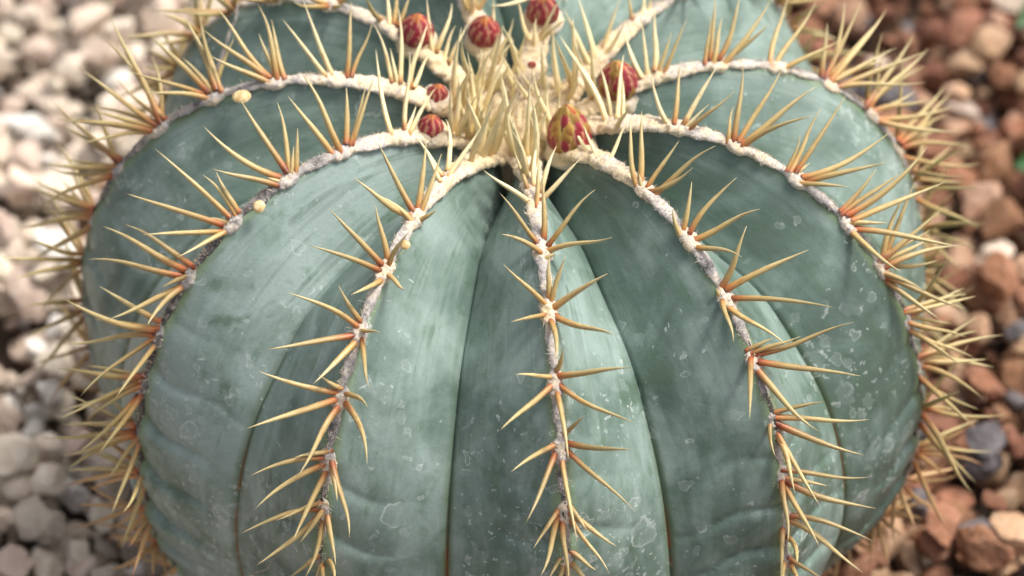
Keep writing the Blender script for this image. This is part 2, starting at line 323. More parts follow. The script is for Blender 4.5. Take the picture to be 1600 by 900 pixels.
# areoles and their spines as read from the photograph: rib: [(areole x, y, [base x, base y, tip x, tip y, ...])]
SP = {
'A': [(833,305,[826,298,803,235,835,290,840,222,825,315,756,266,838,321,843,248,853,310,909,246,848,300,870,228]),
 (850,388,[841,381,780,301,849,370,848,272,859,382,931,296,845,397,783,366,858,392,957,370,852,405,869,396]),
 (860,484,[853,477,786,412,858,463,859,401,862,469,883,400,867,480,950,427,853,492,798,503,868,494,959,524,860,503,866,562]),
 (868,597,[868,579,879,545,863,589,805,585,876,587,986,575,863,601,781,673,876,601,992,662,870,613,888,718]),
 (876,700,[884,676,913,650,867,696,798,738,888,692,988,702,868,706,821,818,890,706,991,798,878,717,902,848]),
 (880,797,[873,795,833,858,870,808,843,902,880,815,888,908,888,790,918,830,892,803,964,854,896,816,951,895]),
 (885,875,[876,872,855,908,893,863,933,892,892,880,925,915,880,880,868,925,886,882,890,930])],
'B': [(697,277,[700,277,755,195,688,271,650,214,686,281,660,224,696,258,697,186]),
 (648,337,[644,327,590,222,654,321,666,218,658,330,690,240,639,336,552,278,643,348,592,305,653,346,683,327]),
 (600,418,[595,412,514,326,605,402,587,320,609,416,640,360,592,423,482,383,604,427,634,452,596,437,548,461]),
 (560,515,[565,502,529,446,555,509,447,456,566,515,594,519,549,525,416,546,555,535,489,600,565,527,577,606]),
 (532,618,[535,606,498,585,524,612,404,580,536,615,575,637,522,625,385,670,529,637,462,748,537,629,574,727]),
 (512,715,[515,705,459,715,505,717,390,744,505,727,397,797,510,737,456,849,518,717,545,839,517,724,527,784]),
 (505,790,[502,786,430,813,497,797,377,833,507,793,467,850,497,806,400,884,503,815,476,903,511,803,525,885]),
 (503,868,[500,866,450,903,508,872,488,912,512,875,522,912,505,885,503,925])],
'C': [(624,212,[612,208,587,77,632,195,639,80,627,216,650,165,640,212,680,138]),
 (532,235,[517,237,450,150,533,240,468,112,541,220,541,136,548,224,572,135,550,226,586,118]),
 (448,278,[446,265,374,152,455,278,433,160,463,268,465,200,434,275,318,197,433,290,331,263,449,286,418,277,455,280,459,228]),
 (362,345,[356,337,242,232,367,337,317,273,371,329,338,268,346,351,194,301,366,348,327,340,346,362,222,367,356,360,277,402]),
 (294,430,[286,420,160,354,302,417,192,350,284,432,135,406,298,430,252,450,289,446,168,499,286,450,229,510]),
 (245,520,[247,501,155,447,240,513,100,467,246,512,146,499,235,524,96,537,249,522,124,622,244,536,180,623]),
 (222,595,[224,586,90,577,219,594,150,580,212,607,95,642,222,602,135,655,221,615,153,712,212,622,121,709]),
 (214,675,[208,665,95,663,210,675,67,684,209,678,96,711,217,681,167,750,218,691,173,806,210,683,103,737]),
 (222,740,[221,733,97,760,212,737,102,736,225,742,192,800,229,750,187,862,219,745,135,767]),
 (231,800,[228,791,115,825,234,803,203,855,237,810,206,903,228,795,170,828]),
 (249,847,[244,843,166,893,250,851,240,903,260,855,259,905,245,848,200,892]),
 (285,888,[277,885,265,908,287,886,285,910,297,886,303,906])],
'D': [(620,132,[611,125,583,37,622,136,610,75,628,112,622,12,641,135,668,35,649,130,674,80]),
 (527,122,[510,120,441,30,524,127,473,-2,541,123,550,2,551,116,581,36]),
 (430,124,[425,131,327,86,420,118,335,8,433,128,402,6,444,120,424,30,432,125,405,52,418,122,316,44]),
 (333,145,[323,143,233,53,336,137,287,27,345,141,316,55,337,152,285,90,320,148,197,109,326,156,222,144]),
 (250,197,[252,188,161,60,258,184,225,130,248,201,136,169,243,195,122,105,244,209,125,223,242,205,90,187,250,190,172,24]),
 (184,262,[189,249,95,195,183,254,80,155,186,263,80,264,182,260,95,247,182,274,62,325]),
 (146,335,[147,328,50,278,146,326,45,290,147,341,28,355,145,332,60,331,145,351,45,410]),
 (132,405,[131,396,45,375,132,410,20,438,131,407,0,402,131,419,62,490]),
 (134,475,[131,468,35,478,131,483,40,530,139,491,52,585]),
 (146,548,[147,548,75,632,142,540,45,570])],
'E': [(685,88,[676,85,667,-2,690,69,706,4,694,95,712,40,705,93,729,38]),
 (605,37,[610,42,602,-14,596,30,572,-3,617,28,620,-22,624,34,641,-8])],
'F': [(772,98,[768,103,780,48,779,97,803,62,780,84,802,28,762,82,760,22,770,60,772,-4])],
'G': [(834,65,[828,62,808,-4,834,72,838,28,844,65,886,30,844,58,880,-4])],
'H': [(938,85,[943,88,978,30,943,72,968,-3,931,92,904,-3,926,108,880,13]),
 (997,27,[988,28,980,-14,1000,27,1010,-14,1010,22,1022,-14])],
'I': [(1018,115,[1002,118,977,53,1013,125,1002,30,1022,102,1025,12,1027,120,1049,50,1038,112,1073,30]),
 (1116,98,[1102,98,1111,25,1109,90,1119,-12,1113,103,1129,28,1124,90,1157,-7,1127,104,1203,3,1130,100,1202,36]),
 (1212,102,[1204,97,1231,-7,1210,105,1274,2,1221,110,1318,60]),
 (1295,130,[1288,122,1348,-2,1300,124,1386,13,1295,130,1400,75,1304,138,1448,80,1304,138,1446,128,1284,117,1293,35]),
 (1360,175,[1352,168,1430,50,1355,166,1445,103,1360,178,1460,155,1367,186,1490,167,1367,186,1498,206,1355,170,1450,75]),
 (1402,228,[1403,220,1475,135,1408,223,1488,145,1404,233,1520,228,1409,243,1533,255,1408,226,1485,180]),
 (1425,285,[1425,285,1515,228,1425,297,1535,293,1430,310,1530,356,1424,270,1508,275]),
 (1437,350,[1437,345,1492,300,1437,355,1525,388,1437,360,1540,350,1438,366,1500,420])],
'J': [(960,190,[947,193,875,55,957,195,935,95,965,180,975,85,975,190,972,122,966,207,983,165]),
 (1058,197,[1047,198,1015,110,1054,190,1064,97,1071,190,1121,103,1065,205,1108,163,1078,204,1147,142]),
 (1150,225,[1138,222,1147,165,1146,222,1161,102,1157,217,1221,108,1165,224,1274,136,1157,233,1271,181]),
 (1245,277,[1230,264,1250,210,1236,265,1283,170,1246,266,1321,150,1258,275,1390,207,1239,277,1265,255,1260,283,1387,253,1247,287,1326,292]),
 (1325,347,[1315,328,1370,263,1317,333,1407,268,1326,334,1450,228,1335,343,1475,285,1319,348,1387,348,1338,358,1505,386,1326,358,1410,426]),
 (1377,415,[1373,405,1455,358,1378,408,1473,325,1372,411,1455,370,1385,417,1500,384,1374,424,1445,455,1379,430,1508,482,1383,438,1470,500]),
 (1411,500,[1409,488,1525,463,1411,486,1510,460,1411,500,1510,528,1412,508,1505,574,1416,511,1522,560]),
 (1431,566,[1431,560,1568,523,1433,566,1553,573,1432,572,1535,622,1431,583,1525,670,1433,586,1530,640]),
 (1438,642,[1440,633,1570,648,1437,643,1520,770,1434,655,1525,755,1437,640,1500,612]),
 (1428,704,[1431,703,1550,705,1425,712,1485,835,1430,705,1540,730,1429,708,1480,745]),
 (1405,755,[1409,747,1500,740,1407,755,1430,830,1398,760,1402,860])],
'K': [(938,243,[934,252,912,196,950,252,982,188,922,246,888,190]),
 (1005,295,[997,294,983,183,1001,284,1003,173,1005,305,999,271,1013,290,1062,218,1018,298,1082,262,1017,310,1119,228]),
 (1075,372,[1068,357,1081,284,1065,369,1051,325,1080,362,1151,277,1085,375,1188,327,1083,387,1159,402,1069,378,1066,372]),
 (1133,462,[1127,447,1167,353,1139,450,1264,390,1143,467,1301,480,1124,460,1119,450,1129,470,1146,534,1139,480,1229,540]),
 (1180,560,[1170,546,1209,528,1175,551,1251,525,1183,553,1334,504,1186,565,1346,588,1173,557,1171,655,1183,577,1280,674]),
 (1207,655,[1207,646,1288,627,1216,652,1358,655,1217,663,1350,711,1204,657,1212,715,1215,678,1282,792,1217,688,1243,772]),
 (1222,742,[1225,734,1358,745,1229,746,1295,760,1230,750,1369,795,1221,744,1230,850,1227,758,1281,857]),
 (1228,808,[1231,807,1364,845,1233,815,1290,850,1233,813,1350,895,1224,820,1218,908,1231,840,1246,878]),
 (1230,872,[1233,872,1290,908,1235,880,1260,915,1226,878,1220,930])]}

def crest_index(n, px, py, lo=0):
    d = (CPIX[n][lo:, 0]-px)**2+(CPIX[n][lo:, 1]-py)**2
    return int(d.argmin())+lo
AREO = {}                     # rib -> list of crest indices
for n in ORD:
    AREO[n] = sorted(crest_index(n, a[0], a[1]) for a in SP.get(n, []))
FILL = {}                     # areoles the list does not give spines for
STEP = R(8.2)
for n in ORD:
    ts = [CT[i] for i in AREO[n]]; f = []
    t = (ts[-1] if ts else R(18))+STEP
    while t < R(128): f.append(t); t += STEP*random.uniform(.92, 1.08)
    t = (ts[0] if ts else R(22))-STEP*.62
    while t > R(7): f.append(t); t -= STEP*.40
    FILL[n] = [int(np.abs(CT-t).argmin()) for t in f]

# ------------------------------------------------------------------ cactus
cactus = bpy.data.objects.new('barrel_cactus', None); COL.objects.link(cactus)
cactus.location = (0, 0, ZG); LOC[cactus.name] = Vector((0, 0, ZG)); cactus.empty_display_size = .05
tag(cactus, 'blue green ribbed barrel cactus with yellow spines and red buds on gravel', 'cactus')
RIBS = {}
RIB_LIGHT = {'B': .01, 'C': .13, 'A': .005, 'K': -.045, 'J': -.115, 'I': -.05, 'D': .0}    # lightens or darkens each rib: light and shade put into the skin colour
def build_rib(k):
    n = ORD[k]; NU, NV = 61, 330
    u = np.linspace(-1, 1, NU); u = np.sign(u)*(.5*(1-np.cos(np.pi*np.abs(u)**1.1))*.75+.25*np.abs(u))
    t = np.radians(np.linspace(4, 150, NV))
    U, T = np.meshgrid(u, t)
    pc = crest_phi(k, T); pL = crest_phi(k+1, T); pR = crest_phi(k-1, T)       # k+1 lies clockwise (-phi)
    warp = .055*np.exp(-((T-R(30))/R(18))**2)
    phi = np.where(U < 0, pc+(-U)*((pc+pL)/2-warp*.3-pc), pc+U*((pc+pR)/2-warp*.3-pc))
    rc = crest_rho(k, T); vprof = hermite(VT, VR, T)
    sL = (rc+crest_rho(k+1, T))/2/hermite(TH, RHO, T); sR = (rc+crest_rho(k-1, T))/2/hermite(TH, RHO, T)
    rv = vprof*np.where(U < 0, sL, sR)
    a = np.abs(U); e = np.interp(T, [R(20), R(40), R(60), R(80), R(100)], [1.10, 1.08, 1.10, 1.20, 1.45])
    g = 1-a**e
    rho = rv+(rc-rv)*g
    # tubercles: bulge below each fold, sharp fold between the areoles low on the rib
    ar = sorted(list(AREO[n])+FILL[n]); ta = np.array([CT[i] for i in ar])
    folds = np.concatenate([(ta[:-1]*.45+ta[1:]*.55), [R(135)]])
    skew = T-R(3.2)*(a**.8)*np.interp(T, [R(60), R(95)], [.3, 1.])+R(.8)*np.sin(U*7+k*1.7)
    idx = np.clip(np.searchsorted(folds, skew), 1, len(folds)-1)
    s = np.clip((skew-folds[idx-1])/(folds[idx]-folds[idx-1]), 0, 1)
    shape = np.where(s < .22, np.sin(s/.22*math.pi/2), np.cos((s-.22)/.78*math.pi/2)**.8)
    fr = np.random.default_rng(k*7+1).uniform(.55, 1.25, len(folds)); reach = np.random.default_rng(k*7+2).uniform(.55, 1.05, len(folds))
    amp = np.interp(T, [R(60), R(74), R(88), R(110)], [0, .009, .021, .028])*fr[idx]
    rho = rho+amp*(shape-.6-.35*np.exp(-(np.minimum(s, 1-s)/.05)**2))*np.clip(1-a/reach[idx], 0, 1)**.7*np.clip((a-.0)/.05, .35, 1)
    # crest scallop at each areole
    sc = np.zeros_like(T)
    for q in ta: sc += np.exp(-((T-q)/R(2.0))**2)
    rho = rho+.0055*sc*np.clip(1-a*7, 0, 1)
    # soft lumps (not at the shared valley edge)
    P = sph(rho, T, phi)
    lump = np.array([fbm(p[0]*22+k*3, p[1]*22, p[2]*22, 3) for p in P.reshape(-1, 3)]).reshape(T.shape)
    rho = rho+(.0065*lump)*(1-a**6)
    # groove along the seam
    rho = rho-.007*np.exp(-((1-a)/.016)**2)*np.interp(T, [R(30), R(60)], [.5, 1])
    P = sph(rho, T, phi).reshape(-1, 3)
    o = mesh_obj('rib', P, grid_faces(NU, NV), M['skin'], cactus, np.stack([U.ravel(), T.ravel()/math.pi], -1), attrs={'rib_id': np.full(P.shape[0], k*3.71), 'rib_light': np.full(P.shape[0], RIB_LIGHT.get(n, 0.))})
    RIBS[n] = o; LOC[o.name] = Vector((0, 0, 0))
    return rc
for k in range(11): build_rib(k)

DARK = {'A': (.0, 0), 'B': (.03, 0), 'C': (.38, .10), 'D': (.16, 0), 'K': (.06, 0), 'J': (.08, 0), 'I': (.03, 0)}
def hair(v, f, uv, ag, src, num, seed, lmin=.0008, lmax=.0022):     # loose wool fibres standing out of the felt, as slivers
    r = random.Random(seed)
    for _ in range(num):
        p, nn, c = r.choice(src); p = np.asarray(p); d = np.asarray(nn)*r.uniform(.3, 1)+np.array([r.gauss(0, .6), r.gauss(0, .6), r.gauss(0, .5)]); d /= np.linalg.norm(d)
        w_ = np.cross(d, [r.gauss(0, 1), r.gauss(0, 1), r.gauss(0, 1)]); w_ *= .00009/np.linalg.norm(w_); ln = r.uniform(lmin, lmax); o0 = len(v)
        bend = np.array([r.gauss(0, .3), r.gauss(0, .3), r.gauss(0, .3)])*ln
        v += [p-w_, p+w_, p+d*ln*.6+w_*.7+bend*.4, p+d*ln*.6-w_*.7+bend*.4, p+d*ln+bend]; uv += [(0, 0)]*5
        f += [(o0, o0+1, o0+2, o0+3), (o0+3, o0+2, o0+4)]; ag += [r.uniform(.05, .45)]*5
def build_wool(k):
    n = ORD[k]; T, S, Nn = CNRM[n]; C = CREST[n]
    i0 = 0; i1 = int(np.abs(CT-R(132)).argmin()); nth = 640; na = 15
    ii = np.linspace(i0, i1, nth); th = np.interp(ii, np.arange(500), CT)
    def L(A): return np.stack([np.interp(ii, np.arange(500), A[:, q]) for q in range(3)], -1)
    c, s_, nn = L(C), L(S), L(Nn)
    ar = [CT[i] for i in AREO[n]]+[CT[i] for i in FILL[n]]
    pad = np.zeros(nth)
    for q in ar: pad = np.maximum(pad, np.exp(-((th-q-R(.3))/R(1.75))**4))
    mid_ = np.zeros(nth); sar = sorted(ar)
    for q0, q1 in zip(sar[:-1], sar[1:]): mid_ = np.maximum(mid_, np.exp(-((th-(q0*.55+q1*.45))/((q1-q0)*.22))**2))
    wid = np.interp(th, np.radians([5, 18, 26, 34, 50, 80, 100, 130]), [.0056, .0047, .0032, .0018, .0012, .00095, .0007, .0006])
    wid = wid+mid_*np.interp(th, np.radians([20, 35, 60, 90]), [.0, .0008, .0009, .0004])
    wid = np.maximum(wid, pad*np.interp(th, np.radians([10, 30, 90]), [.0040, .0033, .0027]))
    base, kk = DARK.get(n, (.12, 0))
    age = np.interp(th, np.radians([5, 16, 24, 34, 50, 72, 95, 130]), [0, .05, .17, .36, .47, .60, .74, .9])+base*np.interp(th, np.radians([18, 40, 70]), [0, .8, 1.])
    age = age-.26*pad*np.interp(th, np.radians([25, 45]), [.2, 1.])
    v = []; uv = []; ag = []
    for j in range(nth):
        for q in range(na):
            aa = R(-28)+q/(na-1)*R(236)
            nz = fbm(*(c[j]*520+s_[j]*math.cos(aa)*3+np.array([k*9, 0, 0])), 3); nz2 = N3(*(c[j]*180+s_[j]*math.cos(aa)*2))
            ww = wid[j]*(1+.20*nz+.16*nz2); hh = (.30*wid[j]+.0006+.0007*pad[j])*(1+.22*nz+.3*N3(*(c[j]*900+nn[j]*math.cos(aa)*2)))
            v.append(c[j]+s_[j]*math.cos(aa)*ww+nn[j]*(math.sin(aa)*hh-.25*wid[j])); uv.append((q/na, th[j])); ag.append(age[j])
    f = grid_faces(na, nth); hair(v, f, uv, ag, [(v[j*na+q], nn[j], c[j]) for j in range(2, nth-2) for q in range(2, na-2) if th[j] < R(100)], 2600, k)
    o = mesh_obj('areole_wool', v, f, M['wool'], RIBS[n], uv, attrs={'age': ag})
for k in range(11): build_wool(k)

# ------------------------------------------------------------------ spines
SPV = {}
def spine_geo(var):
    r = random.Random(var*13+2); ns, nl = 8, 11; v = []; uv = []
    ca = r.uniform(0, 6.28); cu = r.uniform(.0, .075); cu2 = r.uniform(-.02, .02); flat = r.uniform(.8, 1.)
    for j in range(nl):
        t = j/(nl-1); rad = (1-t**2.8)*(1-.22*t)*(1+.10*math.exp(-(t/.05)**2)); rad = max(rad, .035)*(1+r.uniform(-.05, .05))
        bx = cu*math.sin(math.pi*t*.5)**2*0+cu*4*t*(1-t); by = cu2*math.sin(t*6)
        ox, oy = bx*math.cos(ca)-by*math.sin(ca), bx*math.sin(ca)+by*math.cos(ca)
        for i in range(ns):
            a = i/ns*2*math.pi; v.append((ox, oy, t, math.cos(a)*rad, math.sin(a)*rad*flat)); uv.append((i/ns, t))
    f = grid_faces(ns, nl, True); f.append(tuple(range((nl-1)*ns, nl*ns)))
    return np.array(v), f, uv
GEO = [spine_geo(i) for i in range(12)]
def spine_mesh(var, kind, asp):
    key = (var, kind, asp)
    if key not in SPV:
        v, f, uv = GEO[var]; rr = asp/100.      # thickness / length
        P = np.stack([v[:, 0]+v[:, 3]*rr, v[:, 1]+v[:, 4]*rr, v[:, 2]], -1)
        o = mesh_obj('spine', P, f, M['spine_'+kind], None, uv); SPV[key] = o.data; bpy.data.objects.remove(o)
    return SPV[key]
SPINES = []        # (rib, base, vector, radius, kind, px length)
def kind_of(t, n):
    d = math.degrees(t)+random.uniform(-4, 4)
    if n in 'DEFGH' and d > 97 or n in 'CJ' and d > 90: return 'old'
    return 'young' if d < 27 else 'upper' if d < 50 else 'mature' if d < 103 else 'old'
def add_listed(n):
    for (ax, ay, L) in SP[n]:
        ia = crest_index(n, ax, ay); nn = CNRM[n][2][ia]
        for j in range(0, len(L), 4):
            bx, by, tx, ty = L[j:j+4]
            i = crest_index(n, bx, by); i = min(max(i, ia-9), ia+9); q = CPIX[n][i]
            off = np.array([bx-q[0], by-q[1]]); ln = np.hypot(*off); off *= min(1, 12/max(ln, 1e-6))
            b = at_depth(q[0]+off[0], q[1]+off[1], q[2]-.0005)
            tip = at_depth(tx, ty, q[2]); lat = tip-b; lp = np.linalg.norm(lat)
            vd = CAM-b; vd /= np.linalg.norm(vd); best = None
            for w_ in np.linspace(-.03, .03, 61):
                d = lat+vd*w_; dl = np.linalg.norm(d); cs = d@nn/dl
                cost = (cs-.60)**2+.6*max(0, (dl-.036)/.03)**2+.5*max(0, (.020-dl)/.03)**2*(lp > .008)+(2 if dl > .048 and w_ != 0 else 0)
                if best is None or cost < best[0]: best = (cost, d)
            d = best[1]; dl = np.linalg.norm(d)
            tp = project(b+d)      # pull the tip back onto its pixel
            d = at_depth(tx, ty, tp[2])-b; dl = np.linalg.norm(d)
            rad = (.00102+.0105*min(max(lp-.012, 0), .03))*random.uniform(.92, 1.1)
            if CT[ia] < R(30): rad *= .92
            SPINES.append((n, b-d/dl*.0012, d*(1+.0012/dl), rad, kind_of(CT[ia], n), math.hypot(tx-bx, ty-by)))
for n in ORD:
    if n in SP: add_listed(n)
BUDPX = [(651, 47, 27), (757, 48, 25), (848, 15, 25), (683, 148, 19), (673, 199, 21), (966, 126, 31), (889, 206, 33), (831, 101, 12)]
def add_fill(n):
    for i in FILL[n]:
        t = CT[i]; T, S, Nn = (q[i] for q in CNRM[n]); c = CREST[n][i]
        crown = t < R(24)
        for q, a in enumerate((0, 42, -44, 88, -86, 135, -138)):
            if crown and random.random() < .46: continue
            a = R(a+random.uniform(-14, 14)); el = random.uniform(.45, .75)
            d = (-T*math.cos(a)+S*math.sin(a))*math.cos(el)+Nn*math.sin(el)
            if crown:
                d = d*.42+np.array([0, 0, 1.])*.95+.3*np.array([c[0], c[1], 0])/SC; d /= np.linalg.norm(d); ln = random.uniform(.022, .035)
            else: ln = random.uniform(.018, .032)
            if t > R(105): ln *= .8
            b = c+(-T*math.cos(a)+S*math.sin(a))*.0018-d*.001
            if b[2]+d[2]*ln < ZG+.006: ln *= .6
            pr = project(np.array([b, b+d*ln])); px = math.hypot(*(pr[1, :2]-pr[0, :2]))
            if crown:
                mids = [pr[0, :2]*(1-q_)+pr[1, :2]*q_ for q_ in (0, .2, .4, .6, .8, 1)]
                if any(math.hypot(m_[0]-bx_, m_[1]-by_) < br_*1.1 for m_ in mids for bx_, by_, br_ in BUDPX) and random.random() < .85: continue
            out = not (-20 < pr[1, 0] < 1620 and -20 < pr[1, 1] < 920)
            back = (Nn@(CAM-c)) < -.15*np.linalg.norm(CAM-c)
            SPINES.append((n, b, d*ln, (.00130 if crown else .0012)*random.uniform(.85, 1.1), 'young' if crown else kind_of(t, n), 0 if (out or back) else px*.8))
for n in ORD: add_fill(n)
def add_far_side(n, first, num):       # spines on the side of the crest turned away from the camera
    for i in AREO[n][first:]:
        T, S, Nn = (q[i] for q in CNRM[n]); c = CREST[n][i]; away = -S if (S@(CAM-c)) > 0 else S
        for q in range(num):
            a = R(random.uniform(15, 165)); el = random.uniform(.35, .9); d = (-T*math.cos(a)+away*math.sin(a))*math.cos(el)+Nn*math.sin(el)
            ln = random.uniform(.022, .036); b = c+away*.0016-d*.001
            if b[2]+d[2]*ln < ZG+.012: continue
            pr = project(np.array([b, b+d*ln])); SPINES.append((n, b, d*ln, .00115*random.uniform(.9, 1.1), kind_of(CT[i], n), .7*math.hypot(*(pr[1, :2]-pr[0, :2]))))
for n_, f_, k_ in (('D', 3, 3), ('C', 6, 3), ('I', 3, 3), ('J', 5, 3)): add_far_side(n_, f_, k_)
def frame(d):
    z = Vector(d).normalized(); x = z.orthogonal().normalized(); y = z.cross(x)
    a = random.uniform(0, 6.28); x2 = x*math.cos(a)+y*math.sin(a); y2 = z.cross(x2)
    return x2, y2, z
order = sorted(range(len(SPINES)), key=lambda i: -SPINES[i][5]); IND = set(order[:300])
sv, sf, suv, sm = [], [], [], []; KIND = list(SPINE_STOPS)
for i, (n, b, d, rad, kind, px) in enumerate(SPINES):
    ln = float(np.linalg.norm(d)); x, y, z = frame(d); var = random.randrange(12); asp = max(2, min(12, round(rad/ln*100*2)/2))
    if i in IND:
        o = bpy.data.objects.new('spine', spine_mesh(var, kind, asp)); COL.objects.link(o); o.parent = RIBS[n]
        mt = Matrix.Identity(4)
        for r_ in range(3): mt[r_][0], mt[r_][1], mt[r_][2], mt[r_][3] = x[r_]*ln, y[r_]*ln, z[r_]*ln, b[r_]
        o.matrix_basis = mt
    else:
        v, f, uv = GEO[var]; rr = rad/ln; X, Y, Z = (np.array(q)*ln for q in (x, y, z)); o0 = len(sv)
        P = b+np.outer(v[:, 0]+v[:, 3]*rr, X)+np.outer(v[:, 1]+v[:, 4]*rr, Y)+np.outer(v[:, 2], Z)
        sv += P.tolist(); suv += uv; sf += [tuple(q+o0 for q in ff) for ff in f]; sm += [KIND.index(kind)]*len(f)
so = mesh_obj('smaller_spines', sv, sf, None, cactus, suv, mats=[M['spine_'+k] for k in KIND], fmat=sm); so['kind'] = 'stuff'
print('spines', len(SPINES), 'listed', sum(len(a[2])//4 for n in SP for a in SP[n]))

# ------------------------------------------------------------------ woolly crown
def build_crown():
    nr, na = 46, 150; v = []; ag = []; uv = []; cen = np.array([0, .010])
    for j in range(nr):
        for i in range(na):
            a = i/na*2*math.pi; q = j/(nr-1)
            arm = max(math.cos((a-crest_phi(k, R(20))+math.pi/2)) for k in range(11))**26
            rad = (.020+.012*arm)*(1+.10*N3(math.cos(a)*2, math.sin(a)*2, 4))*q
            x = cen[0]*(1-q)+rad*math.cos(a); y = cen[1]*(1-q)+rad*math.sin(a)+.003
            z = SC*.645-.030*q**4+.004*(1-q)+.0030*fbm(x*140, y*140, 3, 4)+.0012*N3(x*600, y*600, 8)
            v.append((x, y, z)); ag.append(-.05+.06*q); uv.append((q, i/na))
    f = grid_faces(na, nr, True); hair(v, f, uv, ag, [(np.array(q), np.array([0, 0, 1.]), None) for q in v], 5000, 77, .0015, .0045)
    mesh_obj('crown_wool', v, f, M['wool'], cactus, uv, attrs={'age': ag})
build_crown()

# ------------------------------------------------------------------ flower buds
def scale_mesh(mat):
    nu, nv = 5, 5; v = []; uv = []
    for j in range(nv):
        t = j/(nv-1); wd = .52*math.sin(math.pi*(.30+.70*t))**.75 if t < 1 else 0.03
        for i in range(nu):
            s = i/(nu-1)*2-1; v.append((s*wd, t*1.0, .10*math.sin(math.pi*t)+.10*(1-s*s)-.03-.10*t*t)); uv.append((s, t))
    o = mesh_obj('bud_scale', v, grid_faces(nu, nv), mat, None, uv); me = o.data; bpy.data.objects.remove(o)
    me2 = me
    return me2
SCM = {k: scale_mesh(M[k]) for k in ('scale_red', 'scale_yellow', 'scale_orange')}
def bud(n, px, py, rp, label, sunk=0., elong=1.15, yellow=0., tilt=(0, 0, 0)):
    i = crest_index(n, px, py+rp*(1-sunk)); dep = CPIX[n][i, 2]-.001
    c = at_depth(px, py, dep); r = rp*dep/FPX
    up = Vector((0, -.12, 1))+Vector(CNRM[n][2][i])*.35+Vector(tilt); up.normalize()
    ex = up.orthogonal().normalized(); ey = up.cross(ex); c = Vector(c)
    nl, na = 13, 18; v = []
    def rad(t): return (math.sin(math.pi*min(1, t**.80))**.75)*(1-.22*t**3) if 0 < t < 1 else .02
    for j in range(nl):
        t = j/(nl-1)
        for q in range(na):
            a = q/na*2*math.pi; rr = r*.94*max(rad(t), .03)
            v.append(c+ex*math.cos(a)*rr+ey*math.sin(a)*rr+up*((t*2-1)*r*elong*.97))
    o = mesh_obj('flower_bud', v, grid_faces(na, nl, True), M['bud_core'], cactus); o['label'] = label; LOC[o.name] = Vector((0, 0, 0))
    rows = 7
    for row in range(rows):
        t0 = .14+row/(rows-1)*.68; num = (10, 10, 10, 9, 8, 6, 5)[row]
        for q in range(num):
            a = (q+.5*(row % 2))/num*2*math.pi+random.uniform(-.1, .1)
            def pt(t, lift): rr = r*(rad(t)+lift); return c+ex*math.cos(a)*rr+ey*math.sin(a)*rr+up*((t*2-1)*r*elong)
            p0 = pt(t0, .0); p1 = pt(min(1.05, t0+.32), .12 if row < 5 else .05)
            y = p1-p0; ln = y.length; y.normalize(); out = (ex*math.cos(a)+ey*math.sin(a)); x = y.cross(out).normalized(); z = x.cross(y)
            wd = max(.45*ln, 2*math.pi*r*rad(t0+.1)/num*.98)
            k = 'scale_yellow' if random.random() < yellow*(row/rows+.25) else ('scale_orange' if row == 6 else 'scale_red')
            s = bpy.data.objects.new('bud_scale', SCM[k]); COL.objects.link(s); s.parent = o
            mt = Matrix.Identity(4)
            for r_ in range(3): mt[r_][0], mt[r_][1], mt[r_][2], mt[r_][3] = x[r_]*wd, y[r_]*ln, z[r_]*ln*.9, p0[r_]
            s.matrix_basis = mt
    # woolly collar
    nl, na = 9, 40; v = []; ag = []
    for j in range(nl):
        q = j/(nl-1)
        for i2 in range(na):
            a = i2/na*2*math.pi; nz = fbm(math.cos(a)*2+px, math.sin(a)*2, q*3, 3)
            rr = r*(.86+.42*math.sin(q*math.pi*.62))*(1+.10*nz); hh = -r*elong*.25-q*r*.95+.12*r*nz
            if sunk > 0: hh += r*sunk*.9; rr *= 1.12
            v.append(c+ex*math.cos(a)*rr+ey*math.sin(a)*rr+up*hh); ag.append(.12)
    mesh_obj('bud_wool', v, grid_faces(na, nl, True), M['wool'], o, attrs={'age': ag})
bud('E', 651, 47, 27, 'round crimson bud on the crest left of the crown')
bud('F', 757, 48, 25, 'crimson bud behind the crown wool')
bud('G', 848, 15, 25, 'crimson bud beyond the red scar')
bud('D', 683, 148, 18, 'small red bud tip sunk in wool', .55)
bud('C', 673, 199, 21, 'small raspberry red bud half sunk in cream wool', .45)
bud('I', 966, 126, 31, 'plump red bud with yellow edged scales', 0, 1.25, .55)
bud('K', 889, 206, 33, 'large pointed bud with yellow green tip', 0, 1.55, .7)
bud('A', 815, 228, 9, 'tiny red bud tip between young spines', .3)
def disc(name, n, px, py, rx, ry, mat, label=None, lift=.0006, nshift=None):
    i = crest_index(n, px, py); dep = CPIX[n][i, 2]; c = Vector(at_depth(px, py, dep+lift)); vd = (Vector(CAM)-c).normalized()
    nn = (Vector(CNRM[n][2][i])*.6+vd*.6).normalized(); x = Vector(RT); x = (x-nn*x.dot(nn)).normalized(); y = nn.cross(x)
    k = dep/FPX; v = []; nr, na = 6, 20
    for j in range(nr):
        q = 1-j/(nr-1)*.99
        for a_ in range(na):
            a = a_/na*2*math.pi; wob = 1+.10*N3(math.cos(a)*1.5+px, math.sin(a)*1.5, 2)
            v.append(c+x*math.cos(a)*rx*k*q*wob+y*math.sin(a)*ry*k*q*wob+nn*(.0008*math.sqrt(max(0, 1-q*q))-.0004))
    o = mesh_obj(name, v, grid_faces(na, nr, True), mat, RIBS[n])
    if label: o['label'] = label
    return o
disc('gland', 'D', 377, 150, 15, 11, M['gland'], 'cream yellow gland below the crest', -.006)
disc('gland', 'C', 404, 322, 10, 10, M['gland'], 'cream yellow gland below the crest', -.006)
disc('gland', 'B', 633, 382, 8, 8, M['gland'], 'cream yellow gland below the crest', -.005)
